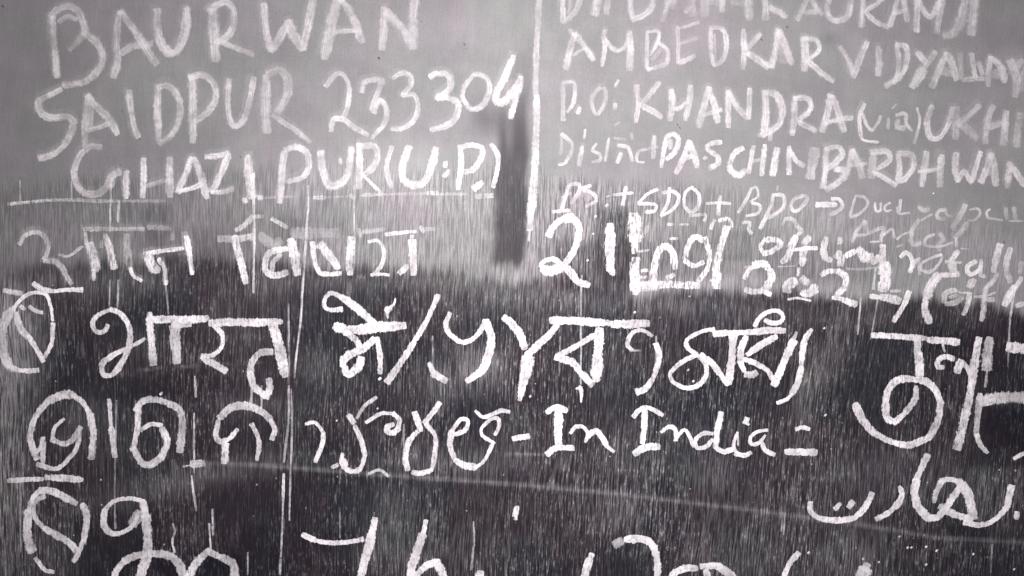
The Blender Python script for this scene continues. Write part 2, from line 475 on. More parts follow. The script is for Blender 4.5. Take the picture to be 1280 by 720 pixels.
# The handwriting. "@ kind | label | opacity | grain | softness" opens a word (or a single line drawn on the board);
# "T scale x0 y0" says where the following strokes were measured; then one line per letter:
# "name: width[*opacity] x,y x,y ... ; width ..."   (t before a width: the stroke tapers off)
TEXT = r'''
@ chalk_word | faded chalk word BAURWAN in large capitals | 0.56 | .05 | .42
T 4 0 0
letter: 36 265,85 270,190 280,290 288,385 ; 34*.8 250,110 275,60 340,32 390,55 415,110 425,160 400,200 350,250 ; 26*.6 295,110 340,85 385,100 ; 36 425,165 480,210 515,270 500,340 440,400 380,420 320,425
letter: 36*.9 600,60 590,130 585,230 590,310 570,385 ; 38 605,60 640,110 700,190 740,260 785,320 ; 32*.7 610,265 660,235 760,220
letter: 42 785,50 788,140 810,220 850,265 890,250 920,180 935,50 ; 30*.7 935,40 940,140 910,230
letter: 52 1065,50 1070,150 1080,300 ; 36 1050,60 1090,25 1140,15 1170,60 1165,140 1130,190 1090,210 ; 30 1100,205 1180,240 1265,272
T 4 320 0
letter: 38 40,20 50,130 75,255 ; 40*.9 75,255 120,190 160,110 ; 46 160,110 190,180 235,245 ; 42 235,245 260,130 285,0
letter: 54*.9 410,-10 375,120 345,290 ; 38 400,-10 450,30 490,100 530,210 ; 24 390,160 450,155 510,155
letter: 36 640,40 640,140 630,245 ; 42 650,60 700,110 750,170 785,240 ; 46 800,-10 785,90 785,240
@ chalk_word | faded chalk word SAIDPUR in capitals | 0.6 | .05 | .40
T 4 0 0
letter: 36 310,445 255,475 200,505 205,560 260,590 340,585 370,620 350,680 310,740 250,780 200,790
letter: 30*.8 440,480 430,560 425,650 425,730 ; 38 440,480 490,540 550,600 590,670 ; 26 435,650 490,640 560,610 ; 30*.5 460,520 450,640
letter: 32 645,455 655,540 670,620 690,685
letter: 36 790,430 790,540 795,700 ; 34 790,440 840,430 890,480 900,580 870,660 800,720
letter: 40 960,390 965,500 965,600 965,710 ; 34 950,390 1010,375 1070,420 1080,490 1040,560 980,605
letter: 30 1145,400 1140,500 1150,590 1175,630 1220,600 1250,500 1270,390
T 4 320 0
letter: 46*.8 50,380 50,500 55,660 ; 44*.8 60,370 120,355 160,400 155,480 110,560 ; 26 85,575 150,620 210,660 270,710
@ chalk_number | chalk number 233304 ending in a bright 4 | 0.8 | .08 | .34
T 4 320 0
digit: 26 350,430 390,380 430,370 465,430 460,520 435,590 400,596 ; 28 375,655 385,600 430,595 490,635 560,675
digit: 30*.8 530,460 545,410 625,400 615,450 580,545 600,560 ; 26 600,540 625,500 655,560 640,620 580,690
digit: 26 685,390 730,365 770,380 770,430 735,475 790,475 810,540 790,600 740,640 680,645
digit: 32 870,385 900,370 960,375 975,430 940,470 905,490 960,490 1010,520 1000,580 960,625 875,650
digit: 26 1090,375 1045,430 1035,490 1075,545 1130,530 1165,470 1160,400 1110,370 1085,378
digit: 36*1.45 1288,280 1245,380 1198,490 1242,508 1300,430 ; 34*1.45 1322,385 1300,480 1272,590
@ chalk_word | chalk word GHAZIPUR in capitals above a ruled line | 0.8 | .12 | .32
T 4 0 180
letter: 34*.7 510,15 450,15 400,60 375,130 385,200 430,245 480,250 530,220 560,160 600,140 ; 26*.8 575,140 560,215 ; 30 632,140 632,270
letter: 28 718,75 720,150 715,265 ; 24*.5 740,210 800,190 840,180 ; 36*.9 850,70 850,160 850,260
letter: 32 960,70 930,150 890,240 ; 34*.9 970,70 1000,140 1035,270 ; 22 890,235 950,225 1010,200
letter: 26 1030,65 1090,60 1145,45 ; 32 1145,50 1110,140 1060,240 ; 28 1060,240 1110,240 1165,225
letter: 42*1.3 1240,60 1248,160 1260,265 ; 26*1.3 1225,275 1228,290
T 4 320 180
letter: 34 145,40 130,140 120,290 ; 30 145,30 200,15 250,40 265,100 240,160 160,190
letter: 36 325,40 335,130 365,205 420,200 460,150 480,20 ; 22*.9 420,75 425,100
letter: 32*1.2 515,0 520,110 515,220 ; 32 520,10 590,10 610,60 580,120 540,150 ; 18*1.2 530,150 580,200 620,240
@ chalk_word | bright chalk abbreviation (U.P.) in round brackets | .95 | .12 | .20
T 4 320 180
bracket: 26*.8 680,15 655,100 660,170 680,215
letter: 38 765,15 735,100 735,170 785,205 840,190 875,120 900,20
dot: 26 945,90 946,115 ; 44 950,150
letter: 28 1020,10 1025,110 1010,225 ; 28 1020,20 1070,5 1130,20 1120,80 1080,130 1020,140
dot: 32 1090,222 1130,192
bracket: 24 1175,0 1210,60 1205,140 1185,215
@ chalk_line | long ruled chalk line under the word GHAZIPUR | .42 | .5 | .30
T 4 0 180
stroke: 16*1.5 45,300 150,290 250,280 ; 16 240,281 380,280 480,285 600,285 ; 14*.7 600,285 720,285 830,285
T 4 320 180
stroke: 12*.6 0,270 200,262 ; 20*1.5 290,268 350,268 ; 12*.8 350,266 460,262 ; 22*2 470,255 490,270 ; 18*2 530,256 630,252 ; 14 640,252 840,248 ; 22*1.9 850,246 905,246 ; 14*1.2 910,250 1050,250 ; 24*2 1100,262 1185,258 ; 26*2 10,268 30,268
@ chalk_line | tall chalk line dividing the board into two columns | 0.68 | .1 | .24
T 4 640 0
stroke: 30*.8 138,-30 132,60 125,180 120,300 118,480
T 4 640 0
stroke: 36*1.25 124,480 122,600 118,720 112,860 100,1000 88,1150 ; 14*1.2 90,1150 84,1205
@ chalk_word | first smudged Hindi word in the middle band | 0.92 | .35 | .28
T 5.3333 0 230
letter: 34*.75 135,400 170,345 240,320 305,350 325,430 300,500 ; 38*.75 300,510 370,515 420,560 450,620 480,665 ; 20*.7 400,470 460,480 555,415 ; 24*.5 160,350 220,320 280,325
letter: 60*.95 600,400 620,470 640,580 ; 30 625,570 630,640 ; 24*.7 570,320 580,400
letter: 44 705,340 730,420 765,560 ; 26*.5 680,380 680,420
letter: 50*.5 850,340 850,440 870,560 ; 24*1.3 870,560 890,610 945,645
letter: 30*1.2 965,465 1060,450 1225,428 ; 60*1.1 990,480 1020,560 1060,570 ; 32*1.2 1060,500 1100,570 1105,665 ; 36*1.4 1245,350 1260,440 1278,560 1282,600
stroke: 28*.55 560,300 700,300 820,300 960,300 ; 34*.4 990,290 1060,290 1140,300 ; 26*.4 1150,330 1150,370
@ chalk_word | second Hindi word with bright solid strokes | 1.0 | .3 | .22
T 5.3333 220 230
letter: 44 395,350 415,450 445,560 465,660 ; 44*.55 285,365 400,365 520,350 ; 34*.6 400,310 450,280 510,220 ; 26*.7 510,215 580,215 ; 28*.6 640,230 690,260 740,290
letter: 40 740,430 640,450 600,500 600,580 660,610 740,590 ; 34*.8 700,470 650,520 640,580 ; 60 765,370 790,470 810,600 ; 60*.35 560,340 640,400 700,380
letter: 30 910,390 920,480 950,580 1010,600 1100,595 ; 60*.95 960,400 1020,470 1080,560 ; 50 1170,360 1160,460 1160,600
T 5.3333 400 230
letter: 26 325,385 380,375 420,420 425,500 390,570 350,610 ; 20 340,605 400,600 460,605
letter: 50 615,380 620,460 625,600 ; 32 530,595 570,560 580,540 ; 24*.7 615,345 612,375
stroke: 26 440,335 530,325 640,315 ; 26*.6 260,300 270,350 ; 30*.5 290,320 360,310 430,300 ; 26*.9 670,280 690,320 ; 24*.5 690,300 770,300
T 5.3333 220 230
stroke: 70*.28 780,330 900,330 1070,325
@ chalk_symbol | chalk circle with a slanting bar at left edge, bars above it | 1.1 | .2 | .18
T 5.3333 0 350
stroke: 22*1.1 95,190 140,130 200,90 270,85 320,110 345,200 355,270 ; 30*.9 355,290 350,400 330,460 300,510 ; 60*.6 80,200 30,280 15,400 30,500 60,560 ; 44*.5 20,500 50,570 100,600 ; 30*.9 60,570 130,600 200,605 255,600 ; 34*.8 100,180 60,250 30,330
stroke: 44*.8 110,220 140,320 190,380 ; 34 190,370 240,450 290,540
stroke: 34*.7 30,70 90,80 150,90 ; 34*.85 225,25 290,60 370,75 ; 28 370,75 440,65 550,65
stroke: 26*.7 140,175 170,195 ; 26*.9 200,175 240,205 285,215
@ chalk_word | big Hindi word for India under a straight headline | .92 | .25 | .14
T 5.3333 0 350
letter: 28 720,300 700,340 650,345 625,310 630,260 680,220 740,195 ; 36 740,195 800,220 850,280 870,350 865,420 840,500 790,590 ; 34 790,590 740,635 690,625 685,560 740,510 820,465 ; 26*.8 820,465 900,430 970,390
letter: 46*.95 1000,220 1005,330 1015,450 1025,560
letter: 60*.8 1165,310 1170,420 1180,545
stroke: 46 1000,262 1150,262 1280,262 ; 38 1150,300 1270,295
T 4 0 360
stroke: 36 900,160 1000,155 1040,150 ; 36 1050,175 1150,170 1280,172 1410,168
letter: 22 1070,190 1110,230 1110,290 1065,335 1010,340 ; 30 1010,345 1070,380 1130,415
letter: 48*.95 1355,170 1390,270 1425,440 ; 32*.8 1360,318 1300,325 1262,370 1250,420 ; 36 1250,420 1265,480 1300,520 1330,540 ; 36 1345,455 1350,500 1330,545
@ chalk_word | Hindi word with a looped sign on top, left of the long slash | 1.0 | .22 | .12
T 4 320 360
stroke: 22 430,105 380,110 345,95 345,55 375,25 430,45 ; 36 430,45 500,95 550,140 595,180
stroke: 46 440,210 520,208 600,198 745,186
letter: 44 395,190 440,205 ; 34 450,220 500,260 520,300 ; 38 590,255 540,300 450,345 435,390 ; 40 440,385 460,430 510,395 525,350 ; 26 605,250 620,340 620,425
dot: 32 655,115 665,100 ; t16 660,105 690,80 698,50 ; t18 655,110 660,150
dot: 18 618,452
@ chalk_slash | long chalk slash between the Hindi and Telugu looking letters | .95 | .25 | .12
T 4 320 360
stroke: 24 910,35 860,150 790,270 ; 32*.9 790,270 720,380 655,470
@ chalk_word | chalk letters shaped like a y beside the long slash | 1.0 | .15 | .10
T 4 320 360
letter: 24 970,125 950,180 970,230 1030,270 1090,250 1130,200 1145,160 ; 38 1150,165 1175,240 1165,330 1130,410 1055,465 ; 20*.9 865,375 885,420 ; 34*.8 885,425 950,465
T 4 640 360
letter: 34 -40,145 0,180 40,230 65,300 ; 32 230,175 180,240 110,300 65,350 ; t56 80,350 65,430 38,560
@ chalk_word | Bengali letter with a thick headline and triangular loop | 1.0 | .18 | .10
T 4 640 360
letter: 36 195,162 330,165 500,176 ; 40*.9 500,180 600,180 680,175 ; 26 410,235 320,290 225,340 ; 32 220,345 300,370 350,430 ; 36*.85 350,430 400,480 ; 48 435,205 430,320 420,460
letter: 18*.8 600,310 575,280 600,225 650,210 700,240 ; 26 720,280 735,350 710,440 ; 30*.9 710,440 670,500 625,520 ; 10*.5 600,312 640,312
stroke: t20 335,495 345,510 345,570 ; 10 320,502 345,495
dot: 18 90,540
@ chalk_word | Bengali word with an open loop and ring on top | 1.0 | .12 | .08
T 5.3333 780 370
letter: 26 600,220 520,235 430,280 410,310 ; 30 410,310 430,350 480,385 ; 28 490,390 400,430 310,510 320,570 ; 30 320,570 400,610 480,600 540,540 545,460 500,400 ; 34 510,390 580,440 640,520 690,590 ; 50 725,270 715,420 695,580
stroke: 40 600,250 720,245 850,240 ; 44*.9 850,240 960,230 1070,230
letter: 40 815,270 780,350 775,440 ; 30 775,440 800,500 ; 44*.75 810,520 850,525 880,510 ; 40 1015,270 920,320 820,390 ; 34 800,420 880,450 960,500 985,550 ; 50 1130,300 1070,430 1000,590 ; t34*.7 1110,340 1150,240
ring: 28 870,200 900,150 960,105 1030,100 1060,140 1040,175 980,180 940,160
letter: 34 1250,225 1210,280 1190,360 1180,470 ; 38*.9 1180,470 1160,570 1120,650 ; 24 1120,650 1080,690 1020,710
@ chalk_word | partly cropped large Bengali word at the right edge | .98 | .3 | .13
T 4 960 360
stroke: 26 520,235 650,242 800,252 ; 36*.95 800,258 870,262 950,270 ; 24 520,235 535,238
stroke: 44 1200,295 1290,305 1400,310
T 5.3333 1040 440
letter: 48*.95 570,-90 570,0 580,60 580,150 ; 40*.85 560,230 550,310 490,400 ; 44 490,400 420,460 370,440 355,340 380,240 450,180 540,180 ; 44 540,180 630,200 690,260 720,340 ; 46*.8 720,340 700,460 640,570 ; 40 640,570 520,615 400,600 280,540 ; 52*.85 280,540 200,450 150,350
letter: 34 810,45 750,30 705,60 705,100 740,100 ; 14 730,-80 750,0 ; 50*.9 860,60 830,130 ; 30*.9 870,70 910,120 920,150
letter: 46 975,-90 950,60 ; 54*.9 950,60 915,300 870,480 835,640
letter: 60*.7 1050,-90 1035,0 1030,110 ; 16*.6 1030,120 1020,230
letter: 40*.7 985,280 970,420 960,550 ; 30*.9 960,550 990,620 1035,670 ; 70*.75 985,335 1100,305 1280,300 1380,310
stroke: 30 1210,710 1290,670 1360,660
dot: 26*.6 620,690
@ chalk_word | Odia word with big round letters at lower left | .88 | .25 | .15
T 5.3333 0 470
letter: 40 250,550 212,450 207,370 240,270 320,170 ; 56*.85 320,170 420,125 490,125 ; 36 490,125 560,180 605,260 ; 42*.85 605,260 625,380 612,545 ; 26 230,520 270,480 290,410 ; 34*.8 290,410 288,570 ; 30*.9 255,585 380,615 470,540 520,460 540,340
letter: 24*.9 430,285 370,340 350,410 ; 38*.9 350,420 420,450 480,430 540,340
stroke: 28 730,155 745,340 ; 36*.9 745,340 768,535
letter: 38 905,230 950,170 1030,155 1130,180 ; 50*.75 1130,185 1200,230 1215,340 1200,500 ; 36 920,200 920,320 905,420 890,480 ; 44 890,480 940,570 1000,590 1080,540 ; 44 1080,540 1115,440 1080,350 ; 28 1080,330 1010,320 940,360
dot: 26 1075,115
T 5.3333 220 470
letter: 32 410,355 350,420 290,435 265,390 290,280 ; 46*.85 290,280 370,210 470,200 560,230 630,290 ; 34 630,290 660,360 640,420 ; 44 330,455 325,575 ; 30 505,320 545,400 555,470 540,560
stroke: t14*.8 50,602 110,590 ; 44*.75 110,585 185,580
@ chalk_word | Odia or Telugu looking word before the dash | .98 | .22 | .12
T 5.3333 220 470
letter: 24 865,320 930,310 985,380 ; 30 985,380 970,470 930,570 ; 24*.8 1040,608 1080,590
dot: 12 1070,295
T 5.3333 420 470
letter: 40*.9 85,260 120,310 ; 32*.9 125,330 170,430 195,530 ; 28 195,530 160,620 90,630 40,580 45,515 ; 50 50,560 60,610
stroke: 24*.7 140,280 190,200 270,140
letter: 26*.85 200,310 300,250 380,250 ; 32 380,250 420,290 415,345 ; 34 415,350 390,375 350,375 340,340 385,322 ; 14*.8 275,215
letter: 36 525,245 565,365 ; 34*.85 690,180 640,250 590,310 ; 32*.9 600,320 660,400 660,520 640,620 ; 32 640,625 560,650 510,640 ; 34 540,370 480,450 465,560 480,625
letter: 28 790,390 860,360 880,300 830,290 770,370 ; 34 770,370 760,460 790,550 ; 42*.95 790,560 860,595 930,610 ; 26 930,610 990,560 1050,440
letter: 24 1045,440 980,400 970,350 1030,290 1075,280 1088,330 1060,390 ; 24 930,230 980,272 1050,250 1100,230 1155,238
stroke: 20 220,650 290,625 350,665
@ chalk_dash | short chalk dash before the words In India | 1.0 | .1 | .06
T 5.3333 620 480
stroke: 36 115,363 218,347
@ chalk_word | chalk word In with serifed capital I | 1.0 | .08 | .06
T 5.3333 620 480
letter: 36 340,188 400,152 470,178 ; 54 415,165 415,280 415,395 ; 36 340,465 400,425 515,425
letter: 26 495,325 530,285 580,285 612,330 595,385 ; 34 612,345 660,312 700,345 740,415 ; 26 740,415 785,448
@ chalk_word | chalk word India in joined handwriting | 1.0 | .12 | .08
T 5.3333 620 480
letter: 32 915,215 960,168 1020,158 1110,205 ; 40 990,165 985,290 975,390 ; 44 920,462 1000,420 1085,417
letter: 26 1100,320 1150,285 1195,300 1200,375 ; 26 1190,378 1240,310 1268,310 1290,350 1318,418
T 5.3333 840 480
letter: 26 270,330 200,330 155,380 170,425 230,412 270,370 ; 38 325,190 300,320 290,420 ; 36 290,420 340,450 400,435
letter: 22 435,320 410,400 420,450 ; 30 420,460 480,475 525,455 ; 14*.8 438,330 440,410 ; 32 500,230 490,258
letter: 24 635,305 560,320 520,360 530,400 580,390 620,340 ; 28*.9 600,390 620,440 680,470
@ chalk_symbol | chalk equals sign after the word India | .98 | .15 | .08
T 5.3333 840 480
stroke: 26 825,300 870,288 915,300
stroke: 42*.95 755,450 860,452 960,456
dot: 20*.9 1020,205
@ chalk_word | Urdu word in flowing chalk script at lower right | 1.0 | .18 | .10
T 4 960 540
letter: 26 210,350 210,395 260,430 350,440 430,430 ; 26 430,430 480,380 520,305
dots: 24 333,383 362,357 ; 30 403,373 422,348
letter: 28 655,272 668,320 630,380 ; 24 630,380 590,410 540,435
letter: 32*.8 795,115 760,190 740,240 ; 38 740,240 730,300 750,370 800,430 ; 32 800,430 850,420 900,360 960,270
letter: 26*.85 870,240 840,300 830,350 ; 34*.9 860,370 930,410 1020,435 ; 26 860,250 900,235 950,245 ; 44*.85 950,245 1000,310 1025,430 ; 24 980,450 1060,465 1130,440 1190,380 ; 36 1195,375 1215,270
dot: 24*.9 1245,402 1240,432
@ chalk_line | chalk bar above the circled figure at lower left | .9 | .2 | .12
T 5.3333 0 585
stroke: 32 55,84 180,75 290,72 ; 44 310,62 430,66 550,78
@ chalk_symbol | circled figure 2 in chalk at lower left | .88 | .22 | .13
T 5.3333 0 585
stroke: 30 360,690 300,675 240,600 ; 54*.9 215,550 190,480 185,380 195,290 ; 34 195,290 220,200 270,150 ; 44 270,150 340,150 420,185 510,235 ; 44*.95 550,240 575,290 578,380 560,480 ; 34 560,480 520,580 495,620
digit: 30*.9 300,185 240,220 225,280 250,350 300,400 ; 36 300,400 370,440 ; 44*.85 370,440 460,490 520,560
@ chalk_number | tall chalk figure 9 crossed by a curve at the bottom | .9 | .2 | .13
T 5.3333 0 585
digit: 26 940,212 860,200 760,220 700,280 ; 38 700,280 695,370 740,430 800,435 ; 30*.9 800,435 880,390 930,290 ; 60*.5 890,370 930,290 ; 52 955,215 975,320 ; 60*.92 975,320 988,450 985,580 950,680 930,780
@ chalk_word | two cropped chalk arches at the bottom edge | .9 | .22 | .14
T 5.3333 0 585
letter: 38 745,790 780,680 830,620 ; 46 830,620 900,585 980,572 1080,570 ; 56*.85 1080,570 1160,600 1215,680 1235,790
T 5.3333 200 585
letter: 46 170,760 240,640 320,550 ; 44*.9 320,550 400,590 ; 56*.75 400,590 480,630 500,700 510,790
@ chalk_word | cropped chalk word The at the bottom edge | .97 | .15 | .1
T 4 320 540
letter: 28 235,512 300,542 ; 22 290,540 360,552 450,550 535,535 ; 32 595,432 580,520 ; 40*.92 578,520 550,620 525,720 505,800
letter: 26 850,442 835,510 ; 38*.88 832,515 790,640 760,760 750,800 ; 34*.95 785,730 850,670 900,650 ; 44 900,650 930,700 945,790
letter: 50 1120,700 1110,790
@ chalk_word | cropped chalk letters after The at the bottom edge | .98 | .15 | .1
T 4.5714 720 640
letter: t30 90,240 60,310 ; 42 75,270 55,340 35,440
letter: 50*.6 220,185 260,165 ; 40 280,155 370,150 430,180 460,250 ; 38*.95 460,250 465,340 455,430
letter: 36 530,400 560,350 620,320 690,318 ; 40*.9 715,308 800,308 860,340 920,400 ; 36 740,330 765,420
letter: 30 1270,232 1215,300 1170,420
T 4.5714 1000 640
letter: 44*.8 385,300 370,330 ; 70*.75 370,330 330,420
@ chalk_mark | short bright chalk tick in the lower middle | 1.0 | .3 | .1
T 4 640 540
stroke: 14 18,375 8,420 ; 20 28,372 18,435
@ chalk_word | top right cropped first line of the school name | 0.6 | .06 | .40
T 5.3333 680 0
letter: 38 120,-60 125,60 125,150 ; 38*.9 240,-40 235,20 200,90 130,155 ; 30*.5 180,-30 165,90
letter: 34*.9 350,-30 335,50 325,100 ; 30*.9 380,-30 350,110
letter: 40*.9 430,-30 415,90
letter: 36 575,-40 575,50 590,130 ; 42 590,130 650,110 710,60 735,-30
letter: 34*.7 850,-30 820,50 790,140 ; 40*.5 810,20 880,10 ; 40*.5 860,-30 855,50 ; 50*.5 985,-30 990,100 ; 30*.8 940,80 975,45
letter: 60*.4 1070,-30 1070,100
letter: 40*.85 1190,-20 1185,75 ; 50*.4 1100,10 1180,10
T 4 640 0
letter: 44*.8 1180,-20 1185,95 ; 40*.4 1100,10 1180,20
letter: 34*.9 1262,-20 1268,95 ; 30 1290,40 1330,60 1370,85
T 4 960 0
letter: 28 215,-40 170,50 145,100 ; 28*.9 200,-30 230,20 270,70 ; 28*.7 170,60 240,60
letter: 30 310,-30 295,40 310,90 350,105 395,80 410,20 410,-30 ; 24*.6 300,20 320,-30
letter: 30 478,-30 467,130 ; 26 590,-20 540,20 490,60 540,110 600,135
letter: 28 655,-40 630,60 608,130 ; 28 670,-40 695,105 ; 26*.9 625,65 690,55
letter: 34 745,-30 740,155 ; 30*.8 750,10 790,75 820,80 850,20 ; 34 868,-30 840,165
letter: 44*.85 985,-30 970,80 930,160 880,180
letter: 46*.85 1032,-30 1015,170
@ chalk_word | chalk word AMBEDKAR in capitals | 0.7 | .06 | .34
T 5.3333 680 0
letter: 42 205,230 170,340 145,460 ; 40 205,225 260,300 330,400 ; 22*.7 190,370 270,320 ; 26*.5 170,200 190,250
letter: 30*.9 405,205 395,250 405,330 385,440 ; 30 400,255 440,310 490,345 ; 26 490,345 540,310 570,220 ; 44 570,210 575,330 568,465
letter: 26 690,210 685,330 685,460 ; 24 690,215 760,212 757,280 705,370 ; 30 760,285 820,340 815,420 760,445 690,468 ; 30*.5 720,400 780,330
letter: 28 890,180 895,300 890,420 ; 26*.6 900,190 960,175 1030,150 ; 24*.6 900,290 960,275 1020,255 ; 32*.9 895,420 950,400 1000,370
letter: 28 1110,190 1112,320 1130,440 ; 34 1110,185 1190,200 1215,300 1190,400 1130,440 ; 20*.5 1135,230 1140,400
T 4 640 0
letter: 30 1155,150 1160,250 1155,345 ; 26*.9 1240,170 1170,250 ; 36 1180,268 1230,300 1280,338
T 4 960 0
letter: 30 50,150 40,230 20,330 ; 34 50,160 90,240 120,320 ; 50*.35 70,220 80,310 ; 26 -10,320 25,335
letter: 38 180,190 185,270 180,350 ; 26 180,192 240,200 255,250 200,300 ; 30 200,305 260,360 325,405
@ chalk_word | chalk word VIDYALLAYA running off the right edge | 0.6 | .06 | .36
T 4 960 0
letter: 26 360,235 400,300 425,370 ; 30 495,210 460,290 425,388
letter: 34 550,235 555,310 550,375
letter: 24 645,225 650,330 630,420 ; 28 640,225 690,240 690,320 650,390 585,430
letter: 28 745,265 775,300 790,315 ; 30 835,262 780,340 ; 46 775,350 720,435
letter: 32 890,265 850,360 820,435 ; 34 890,265 920,330 940,400 ; 40*.5 870,350 910,370
letter: 24*.6 960,270 965,390 ; 24*.6 970,400 1030,395
letter: 26 1015,270 1035,390 ; 26*.8 1040,395 1075,395 ; 26*.6 1050,310 1070,370
letter: 28*.9 1110,285 1100,360 1100,430 ; 32*.9 1115,290 1165,340 1180,410 ; 44*.4 1120,370 1160,380
letter: 40*.7 1210,305 1240,400 1235,480 ; 34*.6 1270,300 1230,350 ; 40*.6 1290,350 1245,460
@ chalk_word | small chalk abbreviation P.O. before KHANDRA | 0.7 | .05 | .30
T 4 640 0
letter: 24*.9 255,420 255,520 255,600 ; 20 255,415 310,418 308,510 275,560
dot: 24*1.3 340,540 328,568
letter: 20*.8 440,440 400,490 405,550 430,570 465,510 465,450 440,440
dot: 18*1.2 530,402 515,435
dot: 20*.9 516,520 512,545 ; 10*.6 515,625 535,612
@ chalk_word | chalk word KHANDRA in capitals | 0.72 | .06 | .32
T 4 640 0
letter: 26*.9 622,430 630,520 618,610 ; 26*.8 735,415 690,470 640,530 ; 28 660,535 700,555 748,588
letter: 28 795,450 800,520 790,600 ; 26*.7 800,460 810,540 ; 24 800,545 840,540 870,510 ; 30 890,430 888,500 865,600
letter: 32 985,440 960,530 935,635 ; 32 985,445 1010,520 1028,610 ; 26 955,575 1045,550
letter: 26 1080,455 1080,540 1080,635 ; 30*.9 1080,460 1120,530 1175,590 ; 24 1187,445 1182,595
letter: 36 1262,460 1268,560 1260,650 ; 22*.6 1230,680 1290,655
T 4 960 0
letter: 34 -20,460 40,475 70,540 60,610 20,650 -30,675 ; 20*.8 10,640 10,700
letter: 30 132,490 130,590 120,675 ; 26 130,490 200,495 210,550 150,600 ; 28 150,610 190,630 240,655
letter: 34 310,480 295,570 270,655 ; 34 320,480 350,560 378,655 ; 24 285,620 360,595 420,590
@ chalk_word | thin chalk word (Via) in small letters and brackets | 0.66 | .05 | .28
T 4 960 0
bracket: 20 482,520 455,590 465,690 ; 14 465,695 490,705 550,712
letter: 18 470,570 495,630 520,655 ; 16 520,655 550,610 562,580
letter: 18*.7 600,590 598,645 ; 12*.8 618,545 640,520
letter: 26*.7 650,600 645,635 680,640 ; 18*.8 640,575 685,570 690,620 720,655
bracket: 16*.9 745,540 757,610 730,715
@ chalk_word | faded chalk word UKHR cut off by the right edge | 0.6 | .05 | .4
T 4 960 0
letter: 28*1.15 820,530 795,600 805,680 850,692 895,630 920,540
letter: 40*.6 940,540 935,690 ; 36*.8 1055,530 1000,580 950,620 ; 40*.55 950,610 990,640 1040,690
letter: 32*.9 1125,530 1095,600 1085,715 ; 30*.7 1100,640 1180,610 ; 34 1190,560 1175,720
letter: 40*.6 1255,590 1240,730 ; 30*.6 1250,580 1310,575
@ chalk_word | faint small chalk word District | 0.7 | .1 | .3
T 4.5714 680 140
letter: 18*.5 100,130 100,200 95,240 ; 20 100,125 150,170 158,220 120,290 85,300
letter: 14 236,100 230,150 ; 24 218,195 212,240 200,305
letter: 18 300,180 275,220 315,240 320,275 275,285
letter: 18*.9 370,150 350,280
letter: 16*.6 400,150 465,155 ; 28*1.1 440,235 418,290 ; 22 420,190 480,205 505,280
letter: 20 500,120 502,155
letter: 16 598,212 540,225 532,280 570,288
letter: 26*1.2 630,140 622,265 ; 16*.7 600,205 650,198
@ chalk_word | chalk word PASCHIM in capitals | 0.85 | .08 | .26
T 4.5714 680 140
letter: 26 695,160 682,230 668,315 ; 30 690,150 740,125 768,165 745,230 700,270 ; 26*.6 720,160 720,210
letter: 30 830,165 800,250 755,350 ; 32 830,170 855,240 872,315 ; 26*.9 790,265 860,250
letter: 28 1012,172 950,182 932,212 990,250 ; 32 990,250 995,290 945,325 ; 20*.6 910,265 930,260
letter: 30 1135,205 1085,235 1060,300 ; 36*.95 1058,310 1080,345 1120,360 1150,330
letter: 26 1197,195 1182,270 1170,350 ; 22*.7 1175,285 1250,270 ; 28 1262,190 1252,270 1242,360
T 3.5556 920 130
letter: 30 182,198 162,315
letter: 24 235,190 235,310 ; 24 238,205 265,250 300,275 ; 42*.6 350,205 338,270 330,325
@ chalk_word | chalk word BARDHWAN in capitals at the right edge | 0.7 | .06 | .32
T 3.5556 920 130
letter: 26 400,200 395,290 385,370 ; 26 400,200 450,190 472,220 440,262 400,290 ; 28*1.1 440,290 492,300 460,345 400,380
letter: 28 515,205 500,280 470,325 ; 30 515,205 545,270 562,325 ; 18*.8 500,272 580,265
letter: 36*.6 608,225 600,325 ; 24*.9 600,215 670,212 682,250 625,290 ; 22 610,300 660,330 712,362
letter: 28 720,225 725,290 720,345 ; 28 720,220 775,225 788,270 755,330 720,345
letter: 26 845,215 835,290 825,365 ; 18 810,300 860,295 910,285 ; 30*.9 912,230 905,290 905,365
letter: 26 980,220 970,280 985,345 ; 22 985,345 1010,300 1045,350 ; 24 1045,345 1065,280 1085,215
letter: 28*.9 1130,225 1110,290 1085,345 ; 32*.9 1130,222 1145,290 1152,360 ; 26*.6 1105,305 1150,300
letter: 28*.9 1215,265 1205,370 ; 28 1215,265 1240,300 1275,350 1300,370
@ chalk_word | white chalk letters DS and a dot left of a plus sign | .82 | .15 | .26
T 5.3333 680 230
letter: 26 165,10 140,90 118,165 ; 26*.9 170,5 230,0 235,50 180,130 ; 22 60,186 110,180 175,175 ; 20*.6 120,90 180,60
letter: 26 310,10 255,35 325,60 ; 24*.9 325,60 348,110 280,150 ; 44*.4 240,40 300,100
dot: 28*1.3 415,142 ; 12*.8 415,85 438,78
@ chalk_symbol | first chalk plus sign, before SDO | .85 | .1 | .2
T 5.3333 680 230
stroke: 20 455,75 520,65 592,60 
stroke: 26 545,18 535,80 525,138
@ chalk_word | chalk letters SDO between two plus signs | 0.95 | .1 | .22
T 5.3333 680 230
letter: 20 755,35 690,65 630,125 ; 22 630,130 740,137 742,175 ; 26*.8 742,180 680,188
letter: 24 835,25 825,120 782,212 ; 22 790,58 860,50 900,90 862,165 782,214
letter: 22 985,20 940,60 935,140 970,185 1020,160 1035,80 985,20
@ chalk_symbol | second chalk plus sign, before BDO | .85 | .1 | .2
T 5.3333 680 230
stroke: 20 1085,130 1160,125 1240,132 
stroke: 24 1177,80 1165,150 1160,205
@ chalk_word | chalk letters BDO with a long-tailed D | 0.85 | .08 | .26
T 5.3333 900 230
letter: 22*.9 205,40 165,120 120,190 ; 16*.9 205,35 240,20 252,80 200,118 ; 20 215,125 268,145 250,195 175,212
